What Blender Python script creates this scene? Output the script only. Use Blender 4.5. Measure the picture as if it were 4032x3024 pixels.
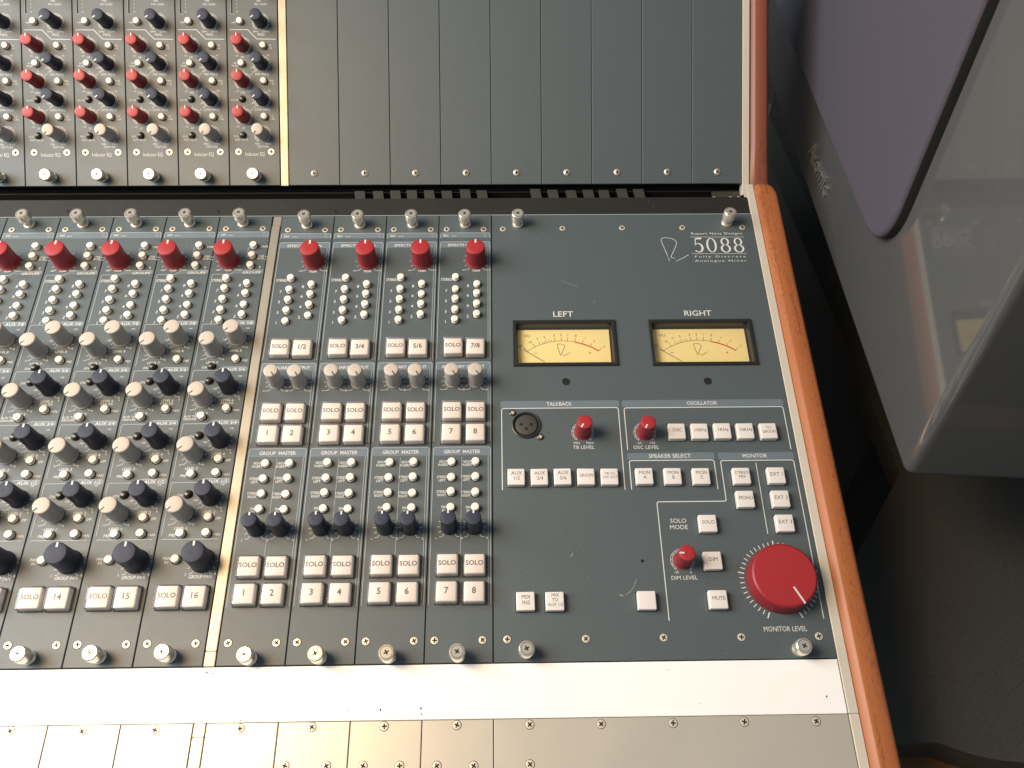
import bpy, bmesh, math, random
import numpy as np
from mathutils import Matrix, Vector, Euler

random.seed(7)
for o in list(bpy.data.objects): bpy.data.objects.remove(o)
SC = bpy.context.scene
COL = SC.collection
MM = 0.001

# ------------------------------------------------------------------ camera
# camera pose solved from the module seams; deck frame = (u right, v up the deck, w out of the deck), millimetres
CP = np.array([4.510, -92.294, 523.644]); CR = (0.498085, -0.010333, -0.014870); FPX = 3271.4
def rot3(a, b, c):
    ca, sa, cb, sb, cc, sc = math.cos(a), math.sin(a), math.cos(b), math.sin(b), math.cos(c), math.sin(c)
    return (np.array([[cc,-sc,0],[sc,cc,0],[0,0,1]]) @ np.array([[cb,0,sb],[0,1,0],[-sb,0,cb]]) @ np.array([[1,0,0],[0,ca,-sa],[0,sa,ca]]))
RC = rot3(*CR)
SLOPE = math.radians(15.0)            # the deck's own slope
UT = 0.534710                         # upper panel against the deck
UV0, UW0 = 384.817, -5.594            # lower edge of the upper panel
Z0 = 0.78                             # deck front edge above the floor
DECK = Matrix.Translation((0, 0, Z0)) @ Matrix.Rotation(SLOPE, 4, 'X')
UPPER = DECK @ Matrix.Translation((0, UV0*MM, UW0*MM)) @ Matrix.Rotation(UT, 4, 'X')

def ray(x, y): return RC @ np.array([(x-2016)/FPX, -(y-1512)/FPX, -1.0])
def deck(x, y, h=0.0):
    d = ray(x, y); t = (h-CP[2])/d[2]; p = CP+t*d; return float(p[0]), float(p[1])
UC, US = math.cos(UT), math.sin(UT)
def upper(x, y, h=0.0):
    d = ray(x, y); n = np.array([0, -US, UC]); o = np.array([0, UV0, UW0])+n*h
    t = ((o-CP)@n)/(d@n); p = CP+t*d
    return float(p[0]), float((p-o)@np.array([0, UC, US]))

cam = bpy.data.cameras.new('camera'); camo = bpy.data.objects.new('camera', cam); COL.objects.link(camo)
camo.matrix_world = DECK @ (Matrix.Translation(Vector(CP)*MM) @ Matrix(RC.tolist()).to_4x4())
cam.sensor_width = 36.0; cam.lens = 36.0*FPX/4032.0; cam.clip_start = 0.01; cam.clip_end = 100
SC.camera = camo
SC.render.resolution_x, SC.render.resolution_y = 1024, 768

# ------------------------------------------------------------------ world, lamps, exposure
W = bpy.data.worlds.new('World'); SC.world = W; W.use_nodes = True
bg = W.node_tree.nodes['Background']; bg.inputs[0].default_value = (0.78, 0.90, 1.0, 1); bg.inputs[1].default_value = 0.25
def area(name, p, target, size, power, color, sy=None):
    l = bpy.data.lights.new(name, 'AREA'); l.energy = power; l.color = color; l.size = size
    if sy: l.shape = 'RECTANGLE'; l.size_y = sy
    o = bpy.data.objects.new(name, l); COL.objects.link(o)
    P = DECK @ (Vector(p)*MM); T = DECK @ (Vector(target)*MM)
    o.location = P; o.rotation_euler = (T-P).to_track_quat('-Z', 'Y').to_euler()
    return o
area('warm_room_lamp', (-560, 170, 900), (-100, 100, 0), 0.36, 9.2, (1.0, 0.66, 0.33))
area('window_light', (-1350, 330, 1000), (0, 200, 0), 1.1, 37.0, (0.94, 0.985, 1.0))
SC.view_settings.view_transform = 'Standard'; SC.view_settings.look = 'None'
SC.view_settings.exposure = 0.0; SC.view_settings.gamma = 1.0; SC.view_settings.use_curve_mapping = False
SC.render.engine = 'CYCLES'

# ------------------------------------------------------------------ materials
def mat(name, col, rough=0.5, metal=0.0, spec=0.5, grain=0.0, gscale=900.0, bump=0.0, bscale=1500.0, dust=0.0, coat=0.0, aniso=None, alpha=None, emit=None):
    m = bpy.data.materials.new(name); m.use_nodes = True; nt = m.node_tree; N, L = nt.nodes, nt.links
    b = N['Principled BSDF']; b.inputs['Roughness'].default_value = rough; b.inputs['Metallic'].default_value = metal
    b.inputs['Specular IOR Level'].default_value = spec
    if coat: b.inputs['Coat Weight'].default_value = coat; b.inputs['Coat Roughness'].default_value = 0.08
    b.inputs['Base Color'].default_value = (*col, 1)
    tc = N.new('ShaderNodeTexCoord'); src = None
    def mix(a_col, b_col, fac):
        x = N.new('ShaderNodeMix'); x.data_type = 'RGBA'
        for k, v in ((6, a_col), (7, b_col)):
            if hasattr(v, 'is_output'): L.new(v, x.inputs[k])
            else: x.inputs[k].default_value = (*v, 1)
        L.new(fac, x.inputs[0]); return x.outputs[2]
    cur = col
    if grain:
        n = N.new('ShaderNodeTexNoise'); n.inputs['Scale'].default_value = gscale; n.inputs['Detail'].default_value = 3
        L.new(tc.outputs['Object'], n.inputs['Vector'])
        cur = mix(tuple(c*(1-grain) for c in col), tuple(min(1, c*(1+grain)) for c in col), n.outputs['Fac'])
        n2 = N.new('ShaderNodeTexNoise'); n2.inputs['Scale'].default_value = 23; n2.inputs['Detail'].default_value = 4
        L.new(tc.outputs['Object'], n2.inputs['Vector'])
        r = N.new('ShaderNodeMapRange'); r.inputs[3].default_value = max(0.02, rough-0.07); r.inputs[4].default_value = rough+0.09
        L.new(n2.outputs['Fac'], r.inputs[0]); L.new(r.outputs[0], b.inputs['Roughness'])
    if dust:
        v = N.new('ShaderNodeTexVoronoi'); v.inputs['Scale'].default_value = 230
        L.new(tc.outputs['Object'], v.inputs['Vector'])
        n3 = N.new('ShaderNodeTexNoise'); n3.inputs['Scale'].default_value = 60; L.new(tc.outputs['Object'], n3.inputs['Vector'])
        s = N.new('ShaderNodeMath'); s.operation = 'MULTIPLY_ADD'; L.new(n3.outputs['Fac'], s.inputs[0]); s.inputs[1].default_value = 0.25; s.inputs[2].default_value = -0.085
        lt = N.new('ShaderNodeMath'); lt.operation = 'LESS_THAN'; L.new(v.outputs['Distance'], lt.inputs[0]); L.new(s.outputs[0], lt.inputs[1])
        mu = N.new('ShaderNodeMath'); mu.operation = 'MULTIPLY'; L.new(lt.outputs[0], mu.inputs[0]); mu.inputs[1].default_value = dust
        cur = mix(cur, (0.55, 0.55, 0.52), mu.outputs[0])
    if hasattr(cur, 'is_output'): L.new(cur, b.inputs['Base Color'])
    if bump:
        n = N.new('ShaderNodeTexNoise'); n.inputs['Scale'].default_value = bscale; n.inputs['Detail'].default_value = 2
        if aniso:
            mp = N.new('ShaderNodeMapping'); mp.inputs['Scale'].default_value = aniso
            L.new(tc.outputs['Object'], mp.inputs['Vector']); L.new(mp.outputs[0], n.inputs['Vector'])
        else: L.new(tc.outputs['Object'], n.inputs['Vector'])
        bp = N.new('ShaderNodeBump'); bp.inputs['Strength'].default_value = bump; bp.inputs['Distance'].default_value = 0.0002
        L.new(n.outputs['Fac'], bp.inputs['Height']); L.new(bp.outputs[0], b.inputs['Normal'])
    return m
def clear_mat(name='clear_plastic', haze=0.11):
    m = bpy.data.materials.new(name); m.use_nodes = True; N, L = m.node_tree.nodes, m.node_tree.links
    N.clear(); out = N.new('ShaderNodeOutputMaterial'); t = N.new('ShaderNodeBsdfTransparent'); t.inputs[0].default_value = (0.93, 0.92, 0.92, 1)
    g = N.new('ShaderNodeBsdfGlossy'); g.inputs['Roughness'].default_value = 0.05
    f = N.new('ShaderNodeFresnel'); f.inputs[0].default_value = 1.2; mx = N.new('ShaderNodeMixShader')
    a = N.new('ShaderNodeMath'); a.operation = 'ADD'; a.inputs[1].default_value = 0.0; L.new(f.outputs[0], a.inputs[0])
    L.new(a.outputs[0], mx.inputs[0]); L.new(t.outputs[0], mx.inputs[1]); L.new(g.outputs[0], mx.inputs[2]); d = N.new('ShaderNodeBsdfDiffuse'); d.inputs[0].default_value = (0.88, 0.87, 0.88, 1); m2 = N.new('ShaderNodeMixShader'); m2.inputs[0].default_value = haze
    L.new(mx.outputs[0], m2.inputs[1]); L.new(d.outputs[0], m2.inputs[2]); L.new(m2.outputs[0], out.inputs[0])
    return m
def wood_mat(name, dark, light, scale=(60, 2.2, 60), rough=0.32):
    m = mat(name, light, rough+.08, spec=0.35); N, L = m.node_tree.nodes, m.node_tree.links; b = N['Principled BSDF']
    tc = N.new('ShaderNodeTexCoord'); mp = N.new('ShaderNodeMapping'); mp.inputs['Scale'].default_value = scale
    L.new(tc.outputs['Object'], mp.inputs[0])
    n = N.new('ShaderNodeTexNoise'); n.inputs['Scale'].default_value = 3.0; n.inputs['Detail'].default_value = 6; n.inputs['Distortion'].default_value = 0.6
    L.new(mp.outputs[0], n.inputs[0])
    n2 = N.new('ShaderNodeTexNoise'); n2.inputs['Scale'].default_value = 900; n2.inputs['Detail'].default_value = 3
    mp2 = N.new('ShaderNodeMapping'); mp2.inputs['Scale'].default_value = (1, 0.35, 1); L.new(tc.outputs['Object'], mp2.inputs[0]); L.new(mp2.outputs[0], n2.inputs[0])
    ad = N.new('ShaderNodeMath'); ad.operation = 'MULTIPLY_ADD'; L.new(n2.outputs['Fac'], ad.inputs[0]); ad.inputs[1].default_value = 1.1
    L.new(n.outputs['Fac'], ad.inputs[2])
    cr = N.new('ShaderNodeValToRGB'); cr.color_ramp.elements[0].position = 0.55; cr.color_ramp.elements[1].position = 1.45
    cr.color_ramp.elements[0].color = (*dark, 1); cr.color_ramp.elements[1].color = (*light, 1)
    L.new(ad.outputs[0], cr.inputs[0]); L.new(cr.outputs[0], b.inputs['Base Color'])
    return m
M = dict(
    panel=mat('slate_powder_coat', (0.074, 0.096, 0.107), 0.45, grain=0.22, bump=0.25, bscale=2500, dust=0.22),
    panel_e=mat('slate_panel_edge', (0.03, 0.037, 0.042), 0.6),
    black=mat('black_metal', (0.012, 0.012, 0.012), 0.5, grain=0.3),
    strip=mat('black_strip_paint', (0.016, 0.016, 0.014), 0.5, grain=0.3, dust=0.35),
    slat=mat('dull_slat_paint', (0.036, 0.035, 0.030), 0.6, grain=0.3),
    tray=mat('dark_tray', (0.004, 0.004, 0.005), 0.7),
    red=mat('red_knob_plastic', (0.25, 0.013, 0.022), 0.45, grain=0.12, bump=0.15),
    redcap=mat('red_cap_plastic', (0.33, 0.020, 0.025), 0.48, grain=0.1),
    grey=mat('grey_knob_plastic', (0.36, 0.35, 0.335), 0.45, grain=0.08),
    greycap=mat('grey_cap_plastic', (0.47, 0.425, 0.37), 0.55, grain=0.06),
    navy=mat('navy_knob_plastic', (0.018, 0.023, 0.040), 0.45, grain=0.15),
    navycap=mat('navy_cap_plastic', (0.029, 0.037, 0.064), 0.55, spec=0.3, grain=0.12),
    white=mat('white_button_plastic', (0.76, 0.725, 0.66), 0.4, grain=0.04),
    dome=mat('smoked_button_plastic', (0.035, 0.035, 0.03), 0.22, grain=0.1),
    hole=mat('hole_black', (0.003, 0.003, 0.003), 0.8),
    print=mat('white_print', (0.62, 0.63, 0.62), 0.6),
    line=mat('pale_line_print', (0.34, 0.39, 0.42), 0.6),
    blue=mat('blue_band_print', (0.125, 0.165, 0.20), 0.55, grain=0.1),
    ink=mat('grey_ink', (0.045, 0.04, 0.04), 0.7),
    brown=mat('black_ink', (0.03, 0.02, 0.02), 0.6),
    redink=mat('red_ink', (0.60, 0.03, 0.015), 0.6),
    chrome=mat('nickel_plate', (0.84, 0.78, 0.66), 0.22, 0.75, grain=0.06),
    screw=mat('nickel_screw', (0.72, 0.66, 0.54), 0.40, 0.45, grain=0.08),
    trim=mat('brushed_trim', (0.76, 0.71, 0.61), 0.36, 0.35, grain=0.05, bump=0.2, aniso=(1, 0.02, 1)),
    divider=mat('satin_divider', (0.40, 0.37, 0.31), 0.42, 0.6, grain=0.05, bump=0.2, aniso=(1, 0.02, 1)),
    pinface=mat('connector_face', (0.045, 0.045, 0.043), 0.5),
    armrest=mat('white_enamel', (0.90, 0.90, 0.90), 0.28, grain=0.015, coat=0.4),
    fader=mat('satin_aluminium', (0.63, 0.595, 0.52), 0.36, 0.5, grain=0.04),
    seam=mat('seam_shadow_gap', (0.02, 0.016, 0.015), 0.8),
    yellow=mat('vu_scale_card', (0.96, 0.85, 0.40), 0.7),
    clear=clear_mat(), glass=clear_mat('meter_glass', 0.03),
    square=mat('translucent_white_key', (0.70, 0.67, 0.65), 0.35, grain=0.03),
    insert=mat('white_key_insert', (0.86, 0.82, 0.785), 0.5),
    wood=wood_mat('mahogany', (0.15, 0.046, 0.018), (0.345, 0.115, 0.040)),
    wood2=wood_mat('mahogany_red', (0.13, 0.040, 0.022), (0.21, 0.072, 0.043)),
    cabinet=mat('gloss_black_cabinet', (0.074, 0.078, 0.081), 0.06, spec=0.65, bump=0.02, bscale=900),
    grille=mat('woven_grille_cloth', (0.060, 0.054, 0.076), 0.8, grain=0.35, gscale=2600, bump=0.6, bscale=1400),
    stand=mat('stand_black', (0.044, 0.043, 0.039), 0.45, grain=0.5, gscale=700),
    badge=mat('badge_black', (0.13, 0.13, 0.13), 0.25),
    floor=wood_mat('floor_boards', (0.018, 0.012, 0.008), (0.035, 0.024, 0.015), (8, 2, 8), 0.5),
    shelf=wood_mat('shelf_wood', (0.05, 0.022, 0.008), (0.15, 0.072, 0.028), (2, 30, 30), 0.35),
    pin=mat('connector_black', (0.018, 0.018, 0.018), 0.35, grain=0.2),
)

# ------------------------------------------------------------------ object helpers
def new_mesh(name, verts, faces, mats, idx=None, smooth=None):
    me = bpy.data.meshes.new(name); me.from_pydata([(x*MM, y*MM, z*MM) for x, y, z in verts], [], faces)
    for m in (mats if isinstance(mats, (list, tuple)) else [mats]): me.materials.append(M[m])
    if idx is not None: me.polygons.foreach_set('material_index', idx)
    if smooth is not None:
        me.polygons.foreach_set('use_smooth', [True]*len(me.polygons)); me.set_sharp_from_angle(angle=math.radians(smooth))
    me.update(); return me
def part(name, me, parent, loc=(0, 0, 0), rz=0.0, tilt=(0, 0)):
    o = bpy.data.objects.new(name, me); COL.objects.link(o); o.parent = parent
    o.location = Vector(loc)*MM; o.rotation_euler = (tilt[0], tilt[1], rz); return o
def thing(name, label, cat, mtx, group=None):
    o = bpy.data.objects.new(name, None); COL.objects.link(o); o.matrix_world = mtx; o.empty_display_size = 0.01
    o['label'] = label; o['category'] = cat
    if group: o['group'] = group
    return o
class Geo:
    """flat or solid geometry collected in millimetres"""
    def __init__(s): s.v = []; s.f = []; s.i = []
    def add(s, vs, fs, mi=0):
        n = len(s.v); s.v += vs; s.f += [tuple(n+k for k in f) for f in fs]; s.i += [mi]*len(fs)
    def box(s, x0, x1, y0, y1, z0, z1, mi=0):
        s.add([(x0,y0,z0),(x1,y0,z0),(x1,y1,z0),(x0,y1,z0),(x0,y0,z1),(x1,y0,z1),(x1,y1,z1),(x0,y1,z1)],
              [(3,2,1,0),(4,5,6,7),(0,1,5,4),(1,2,6,5),(2,3,7,6),(3,0,4,7)], mi)
    def path(s, pts, w, z=0.08, closed=False, mi=0):
        pts = [np.array(p[:2], float) for p in pts]; n = len(pts); ws = w if isinstance(w, (list, tuple)) else [w]*n
        L, Rr = [], []
        for k in range(n):
            a = pts[k-1] if (k or closed) else None; b = pts[(k+1) % n] if (k < n-1 or closed) else None
            d1 = (pts[k]-a) if a is not None else None; d2 = (b-pts[k]) if b is not None else None
            if d1 is None: d1 = d2
            if d2 is None: d2 = d1
            d1 = d1/(np.linalg.norm(d1)+1e-9); d2 = d2/(np.linalg.norm(d2)+1e-9)
            t = d1+d2; t = t/(np.linalg.norm(t)+1e-9); nn = np.array([-t[1], t[0]])
            k2 = max(0.45, float(nn @ np.array([-d1[1], d1[0]])))
            h = ws[k]/2/k2; L.append(pts[k]+nn*h); Rr.append(pts[k]-nn*h)
        vs = [(p[0], p[1], z) for p in Rr]+[(p[0], p[1], z) for p in L]
        fs = [(k, (k+1) % n, n+(k+1) % n, n+k) for k in range(n if closed else n-1)]
        s.add(vs, fs, mi)
    def poly(s, pts, z=0.05, mi=0): s.add([(p[0], p[1], z) for p in pts], [tuple(range(len(pts)))], mi)
    def disc(s, x, y, r, z, n=20, mi=0): s.poly([(x+r*math.cos(2*math.pi*k/n), y+r*math.sin(2*math.pi*k/n)) for k in range(n)], z, mi)
    def mesh(s, name, mats, smooth=None): return new_mesh(name, s.v, s.f, mats, s.i, smooth)
def rounded(pts, r, closed=False, n=4):
    out = []; m = len(pts)
    for k, p in enumerate(pts):
        p = np.array(p, float)
        if not closed and k in (0, m-1): out.append(tuple(p)); continue
        a = np.array(pts[k-1], float)-p; b = np.array(pts[(k+1) % m], float)-p
        la, lb = np.linalg.norm(a), np.linalg.norm(b); rr = min(r, la*0.45, lb*0.45)
        A = p+a/la*rr; B = p+b/lb*rr
        for j in range(n+1):
            t = j/n; out.append(tuple((1-t)**2*A+2*t*(1-t)*p+t*t*B))
    return out
def lathe(prof, seg=32, mats='black', idx=None, smooth=35, name='turned'):
    vs, fs, ii = [], [], []
    for (r, z) in prof:
        for k in range(seg):
            a = 2*math.pi*k/seg; vs.append((r*math.cos(a), r*math.sin(a), z))
    for j in range(len(prof)-1):
        for k in range(seg):
            k2 = (k+1) % seg; fs.append((j*seg+k, j*seg+k2, (j+1)*seg+k2, (j+1)*seg+k)); ii.append(idx[j] if idx else 0)
    fs.append(tuple((len(prof)-1)*seg+k for k in range(seg))); ii.append(idx[-1] if idx else 0)
    return new_mesh(name, vs, fs, mats, ii, smooth)
def rbox(x, y, z0, z1, bev, mats, segs=2, name='key', dome=0.0, taper=0.0):
    bm = bmesh.new(); bmesh.ops.create_cube(bm, size=1)
    for v in bm.verts:
        k = 1-(taper if v.co.z > 0 else 0)
        v.co = Vector((v.co.x*x*k, v.co.y*y*k, z0 if v.co.z < 0 else z1))
    ed = [e for e in bm.edges if not all(abs(v.co.z-z0) < 1e-6 for v in e.verts)]
    bmesh.ops.bevel(bm, geom=ed, offset=bev, segments=segs, affect='EDGES', profile=0.6)
    me = bpy.data.meshes.new(name); bm.to_mesh(me); bm.free()
    co = np.zeros(len(me.vertices)*3); me.vertices.foreach_get('co', co); me.vertices.foreach_set('co', co*MM)
    me.materials.append(M[mats]); me.polygons.foreach_set('use_smooth', [True]*len(me.polygons)); me.set_sharp_from_angle(angle=math.radians(40)); me.update()
    return me

# ------------------------------------------------------------------ lettering: every glyph turned to a flat mesh once
CH = "ABCDEFGHIJKLMNOPQRSTUVWXYZabcdefghijklmnopqrstuvwxyz0123456789+-/.∞"
GLY = {}
def make_glyphs():
    tmp = []
    def t(body, off):
        c = bpy.data.curves.new('t', 'FONT'); c.body = body; c.size = 1; c.resolution_u = 2; c.offset = off; c.fill_mode = 'FRONT'
        o = bpy.data.objects.new('t', c); COL.objects.link(o); tmp.append(o); return o
    A = {(ch, b): t(ch, off*(.25 if ch in 'MWNmwKk' else 1)) for ch in CH for b, off in ((0, 0.0), (1, 0.009), (2, 0.022))}
    Bo = {ch: t('I'+ch+'I', 0) for ch in CH}; ref = t('II', 0)
    bpy.context.view_layer.update(); dg = bpy.context.evaluated_depsgraph_get()
    def geo(o):
        e = o.evaluated_get(dg); me = e.to_mesh(); vs = [(v.co.x, v.co.y) for v in me.vertices]; fs = [tuple(p.vertices) for p in me.polygons]; e.to_mesh_clear(); return vs, fs
    rw = max(v[0] for v in geo(ref)[0])
    for k, o in A.items(): GLY[k] = geo(o)
    for ch, o in Bo.items(): GLY[ch] = max(v[0] for v in geo(o)[0])-rw
    GLY[' '] = 0.28; GLY['cap'] = max(v[1] for v in GLY[('H', 0)][0])
    for o in tmp:
        c = o.data; bpy.data.objects.remove(o); bpy.data.curves.remove(c)
make_glyphs()
def put_text(g, s, x, y, cap, width=None, z=0.1, mi=0, bold=0, shear=0.0, space=0.0, align='c', rz=0.0):
    """s centred at x, y (middle of the capitals); cap height and width in mm"""
    k = cap/GLY['cap']; W0 = (sum(GLY[c]+space for c in s)-space)*k
    fx = (width/W0) if width else 1.0; Wd = W0*fx
    cx = {'c': -Wd/2, 'l': 0, 'r': -Wd}[align]; ca, sa = math.cos(rz), math.sin(rz)
    for c in s:
        if c != ' ':
            vs, fs = GLY[(c, bold)]
            out = []
            for a, b in vs:
                px, py = cx+a*k*fx+shear*b*k, b*k-cap/2
                out.append((x+px*ca-py*sa, y+px*sa+py*ca, z))
            g.add(out, fs, mi)
        cx += (GLY[c]+space)*k*fx
def text_mesh(lines, cap, mats='ink', bold=0, lead=1.45, width=None, z=0.0):
    g = Geo(); n = len(lines)
    for k, s in enumerate(lines):
        c = cap[k] if isinstance(cap, (list, tuple)) else cap
        w = width[k] if isinstance(width, (list, tuple)) else width
        put_text(g, s, 0, ((n-1)/2-k)*c*lead, c, w, z, bold=bold)
    return g.mesh('legend', mats)
SIG = [[(.13,.62),(.20,1.0)], [(.20,.96),(.02,.20),(.0,.06),(.12,0),(.42,.05),(.55,.22),(.45,.45),(.25,.86),(.40,.88)], [(.42,1.0),(.60,.92),(.88,.74)]]
def signature(g, x, y, h, w=0.25, z=0.1, mi=0):
    for st in SIG:
        st2 = rounded([(x+(a-.5)*h*1.0, y+(.5-b)*h) for a, b in st], h*0.2)
        g.path(st2, w, z, mi=mi)
    g.disc(x+.49*h, y-.18*h, w*0.6, z, 8, mi)
def serif_digit(g, ch, x, y, h, z=0.12, mi=0):
    w = h*0.50
    def ring(cx, cy, rx, ry, th, tn):
        n = 28; P = []; Wd = []
        for k in range(n):
            a = 2*math.pi*k/n; P.append((cx+rx*math.cos(a), cy+ry*math.sin(a))); Wd.append(tn+(th-tn)*abs(math.cos(a))**1.3)
        g.path(P, Wd, z, True, mi)
    if ch == '0': ring(x, y, w*.46, h*.47, h*.11, h*.045)
    elif ch == '8': ring(x, y+h*.24, w*.37, h*.23, h*.10, h*.05); ring(x, y-h*.23, w*.45, h*.245, h*.11, h*.05)
    else:
        g.poly([(x-w*.25, y+h*.5), (x-w*.25, y+h*.40), (x+w*.40, y+h*.40), (x+w*.46, y+h*.52)], z, mi)
        g.path([(x-w*.24, y+h*.45), (x-w*.32, y+h*.05)], h*.05, z, mi=mi)
        P, Wd = [], []
        for k in range(17):
            a = math.radians(140-k*(140+125)/16)
            P.append((x-w*.02+w*.44*math.cos(a), y-h*.18+h*.29*math.sin(a))); Wd.append(h*.05+h*.07*max(0, math.cos(a)))
        g.path(P, Wd, z, mi=mi); g.disc(x-w*.32, y-h*.40, h*.05, z, 10, mi)

# ------------------------------------------------------------------ shared hardware
CACHE = {}
def knob_meshes(col, r, h):
    key = (col, r, h)
    if key not in CACHE:
        body = lathe([(r*1.07, 0), (r*1.07, .8), (r*1.03, 1.3), (r*.985, 1.5), (r*.96, h-.9), (r*.955, h-.45), (r*.90, h-.15)], 40, col, name='knob')
        cap = lathe([(r*.90, -.16), (r*.885, .05), (r*.86, .12), (r*.3, .10)], 40, col+'cap', name='cap')
        CACHE[key] = (body, cap)
    return CACHE[key]
def pointer_mesh(r, w, a, col):
    k = ('pt', r, w, a, col)
    if k not in CACHE:
        g = Geo(); g.box(-w/2, w/2, r*a, r*.90, -.2, .1); CACHE[k] = g.mesh('pointer', col)
    return CACHE[k]
def knob(parent, x, y, col, r, h, ang, a=0.38, w=0.9, name='knob'):
    """ang in degrees clockwise from straight up"""
    b, c = knob_meshes(col, r, h); rz = -math.radians(ang)
    o = part(name, b, parent, (x, y, 0.02), rz); part('cap', c, o, (0, 0, h))
    part('pointer', pointer_mesh(r, w, a, 'brown' if col == 'grey' else 'print'), o, (0, 0, h+.10)); return o
def button_mesh(r, h, col):
    k = ('btn', r, h, col)
    if k not in CACHE:
        if col == 'dome': prof = [(r+.75, .03), (r+.7, .06), (r+.05, .06), (r, .1), (r, h*.4), (r*.92, h*.7), (r*.7, h*.92), (r*.35, h)]; idx = [1, 1, 1, 0, 0, 0, 0, 0]
        else: prof = [(r+.75, .03), (r+.7, .06), (r+.02, .06), (r, .1), (r, h-.45), (r*.94, h-.15), (r*.8, h)]; idx = [1, 1, 1, 0, 0, 0, 0]
        CACHE[k] = lathe(prof, 24, [col, 'hole'], idx, name='push_button')
    return CACHE[k]
def button(parent, x, y, col='white', r=2.65, h=4.0, name='push_button'): return part(name, button_mesh(r, h, col), parent, (x, y, 0))
def cross(g, r, z, mi, a=0.3, rot=0.35):
    for k in (0, 1):
        t = rot+k*math.pi/2; c, s = math.cos(t), math.sin(t); w = r*.17; l = r*.62
        g.poly([(l*c-w*s, l*s+w*c), (-l*c-w*s, -l*s+w*c), (-l*c+w*s, -l*s-w*c), (l*c+w*s, l*s-w*c)], z+0.01*k, mi)
def screw_mesh(r=2.0, dome=False):
    k = ('screw', r, dome)
    if k not in CACHE:
        prof = ([(r*1.12, .02), (r*1.1, .04), (r*1.02, .04), (r, .10), (r*.96, .28), (r*.8, .34)] if not dome else [(r*1.05, .02), (r*1.04, .04), (r, .05), (r*.95, .5), (r*.7, 1.0), (r*.35, 1.25)])
        me = lathe(prof, 20, ['screw', 'hole'], [1, 1] + [0]*(len(prof)-2), name='screw')
        g = Geo(); cross(g, r, .36 if not dome else 1.27, 0); n0 = len(me.vertices)
        bm = bmesh.new(); bm.from_mesh(me)
        for f, mi in zip(g.f, g.i):
            fc = bm.faces.new([bm.verts.new(Vector(g.v[q])*MM) for q in f]); fc.material_index = 1
        bm.to_mesh(me); bm.free(); CACHE[k] = me
    return CACHE[k]
def screw(parent, x, y, r=2.4, dome=False): return part('screw', screw_mesh(r, dome), parent, (x, y, 0.01), random.uniform(0, 1.5))
def thumb_mesh(h):
    k = ('thumb', h)
    if k not in CACHE:
        r = 5.0; prof = [(4.4, 0), (4.4, 1.1), (4.1, 1.5), (3.5, 1.7), (3.5, h*.40), (4.4, h*.44), (r, h*.50), (r, h*.84), (4.75, h*.95), (4.1, h), (3.75, h), (3.7, h-.10), (3.5, h-.10), (3.45, h)]
        me = lathe(prof, 32, ['chrome', 'hole'], [0]*10+[1, 1]+[0, 0], 30, 'thumb_screw')
        g = Geo(); cross(g, 2.5, h+.02, 0); bm = bmesh.new(); bm.from_mesh(me)
        for f in g.f:
            fc = bm.faces.new([bm.verts.new(Vector(g.v[q])*MM) for q in f]); fc.material_index = 1
        bm.to_mesh(me); bm.free(); CACHE[k] = me
    return CACHE[k]
def thumb(parent, x, y, h=14): return part('thumb_screw', thumb_mesh(h), parent, (x, y, 0.02), random.uniform(0, 1.5))
def legend_mesh(lines, cap, width=None, heavy=1):
    k = ('leg', heavy, tuple(lines), str(cap), str(width))
    if k not in CACHE: CACHE[k] = text_mesh(lines, cap, 'ink', heavy, width=width)
    return CACHE[k]
def lit_button(parent, x, y, lines, s=14.8, h=6.2, cap=2.7):
    k = ('sq', s, h)
    if k not in CACHE:
        ins = rbox(s-1.5, s-1.5, .2, h-1.0, .9, 'insert', 3, 'insert', taper=.05)
        g = Geo(); g.box(-s/2-.3, s/2+.3, -s/2-.3, s/2+.3, .01, .05); sk = g.mesh('button_well', 'hole')
        CACHE[k] = (rbox(s, s, .1, h, .8, 'clear', 2, 'square_button', taper=.04), ins, sk)
    sh, ins, sk = CACHE[k]
    o = part('square_button', sh, parent, (x, y, 0.02), random.uniform(-.012, .012)); part('insert', ins, o); part('button_well', sk, o)
    part('legend', legend_mesh(lines, cap*1.12, heavy=2), o, (0, .6, h-.95)); return o
def key_button(parent, x, y, lines, s=11.6, h=4.4, cap=2.0, width=None):
    k = ('key', s, h)
    if k not in CACHE:
        g = Geo(); g.box(-s/2-.45, s/2+.45, -s/2-.45, s/2+.45, .01, .05)
        CACHE[k] = (rbox(s, s, .1, h, .75, 'square', 3, 'square_button'), g.mesh('button_well', 'hole'))
    o = part('square_button', CACHE[k][0], parent, (x, y, 0.02), random.uniform(-.012, .012)); part('button_well', CACHE[k][1], o)
    if lines: part('legend', legend_mesh(lines, cap*1.06, width, 0), o, (0.3, .8, h+.03))
    return o
def plate(parent, w, l, name='face_plate', m='panel', gap=0.28, th=2.5, y0=0.0):
    g = Geo(); b = .36
    x0, x1, ya, yb = gap, w-gap, y0+.15, l-.15
    g.add([(x0,ya,-th),(x1,ya,-th),(x1,yb,-th),(x0,yb,-th),(x0,ya,-b),(x1,ya,-b),(x1,yb,-b),(x0,yb,-b),(x0+b,ya+b,0),(x1-b,ya+b,0),(x1-b,yb-b,0),(x0+b,yb-b,0)],
          [(0,1,5,4),(1,2,6,5),(2,3,7,6),(3,0,4,7),(4,5,9,8),(5,6,10,9),(6,7,11,10),(7,4,8,11),(8,9,10,11),(3,2,1,0)])
    return part(name, g.mesh(name, m), parent)
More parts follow.
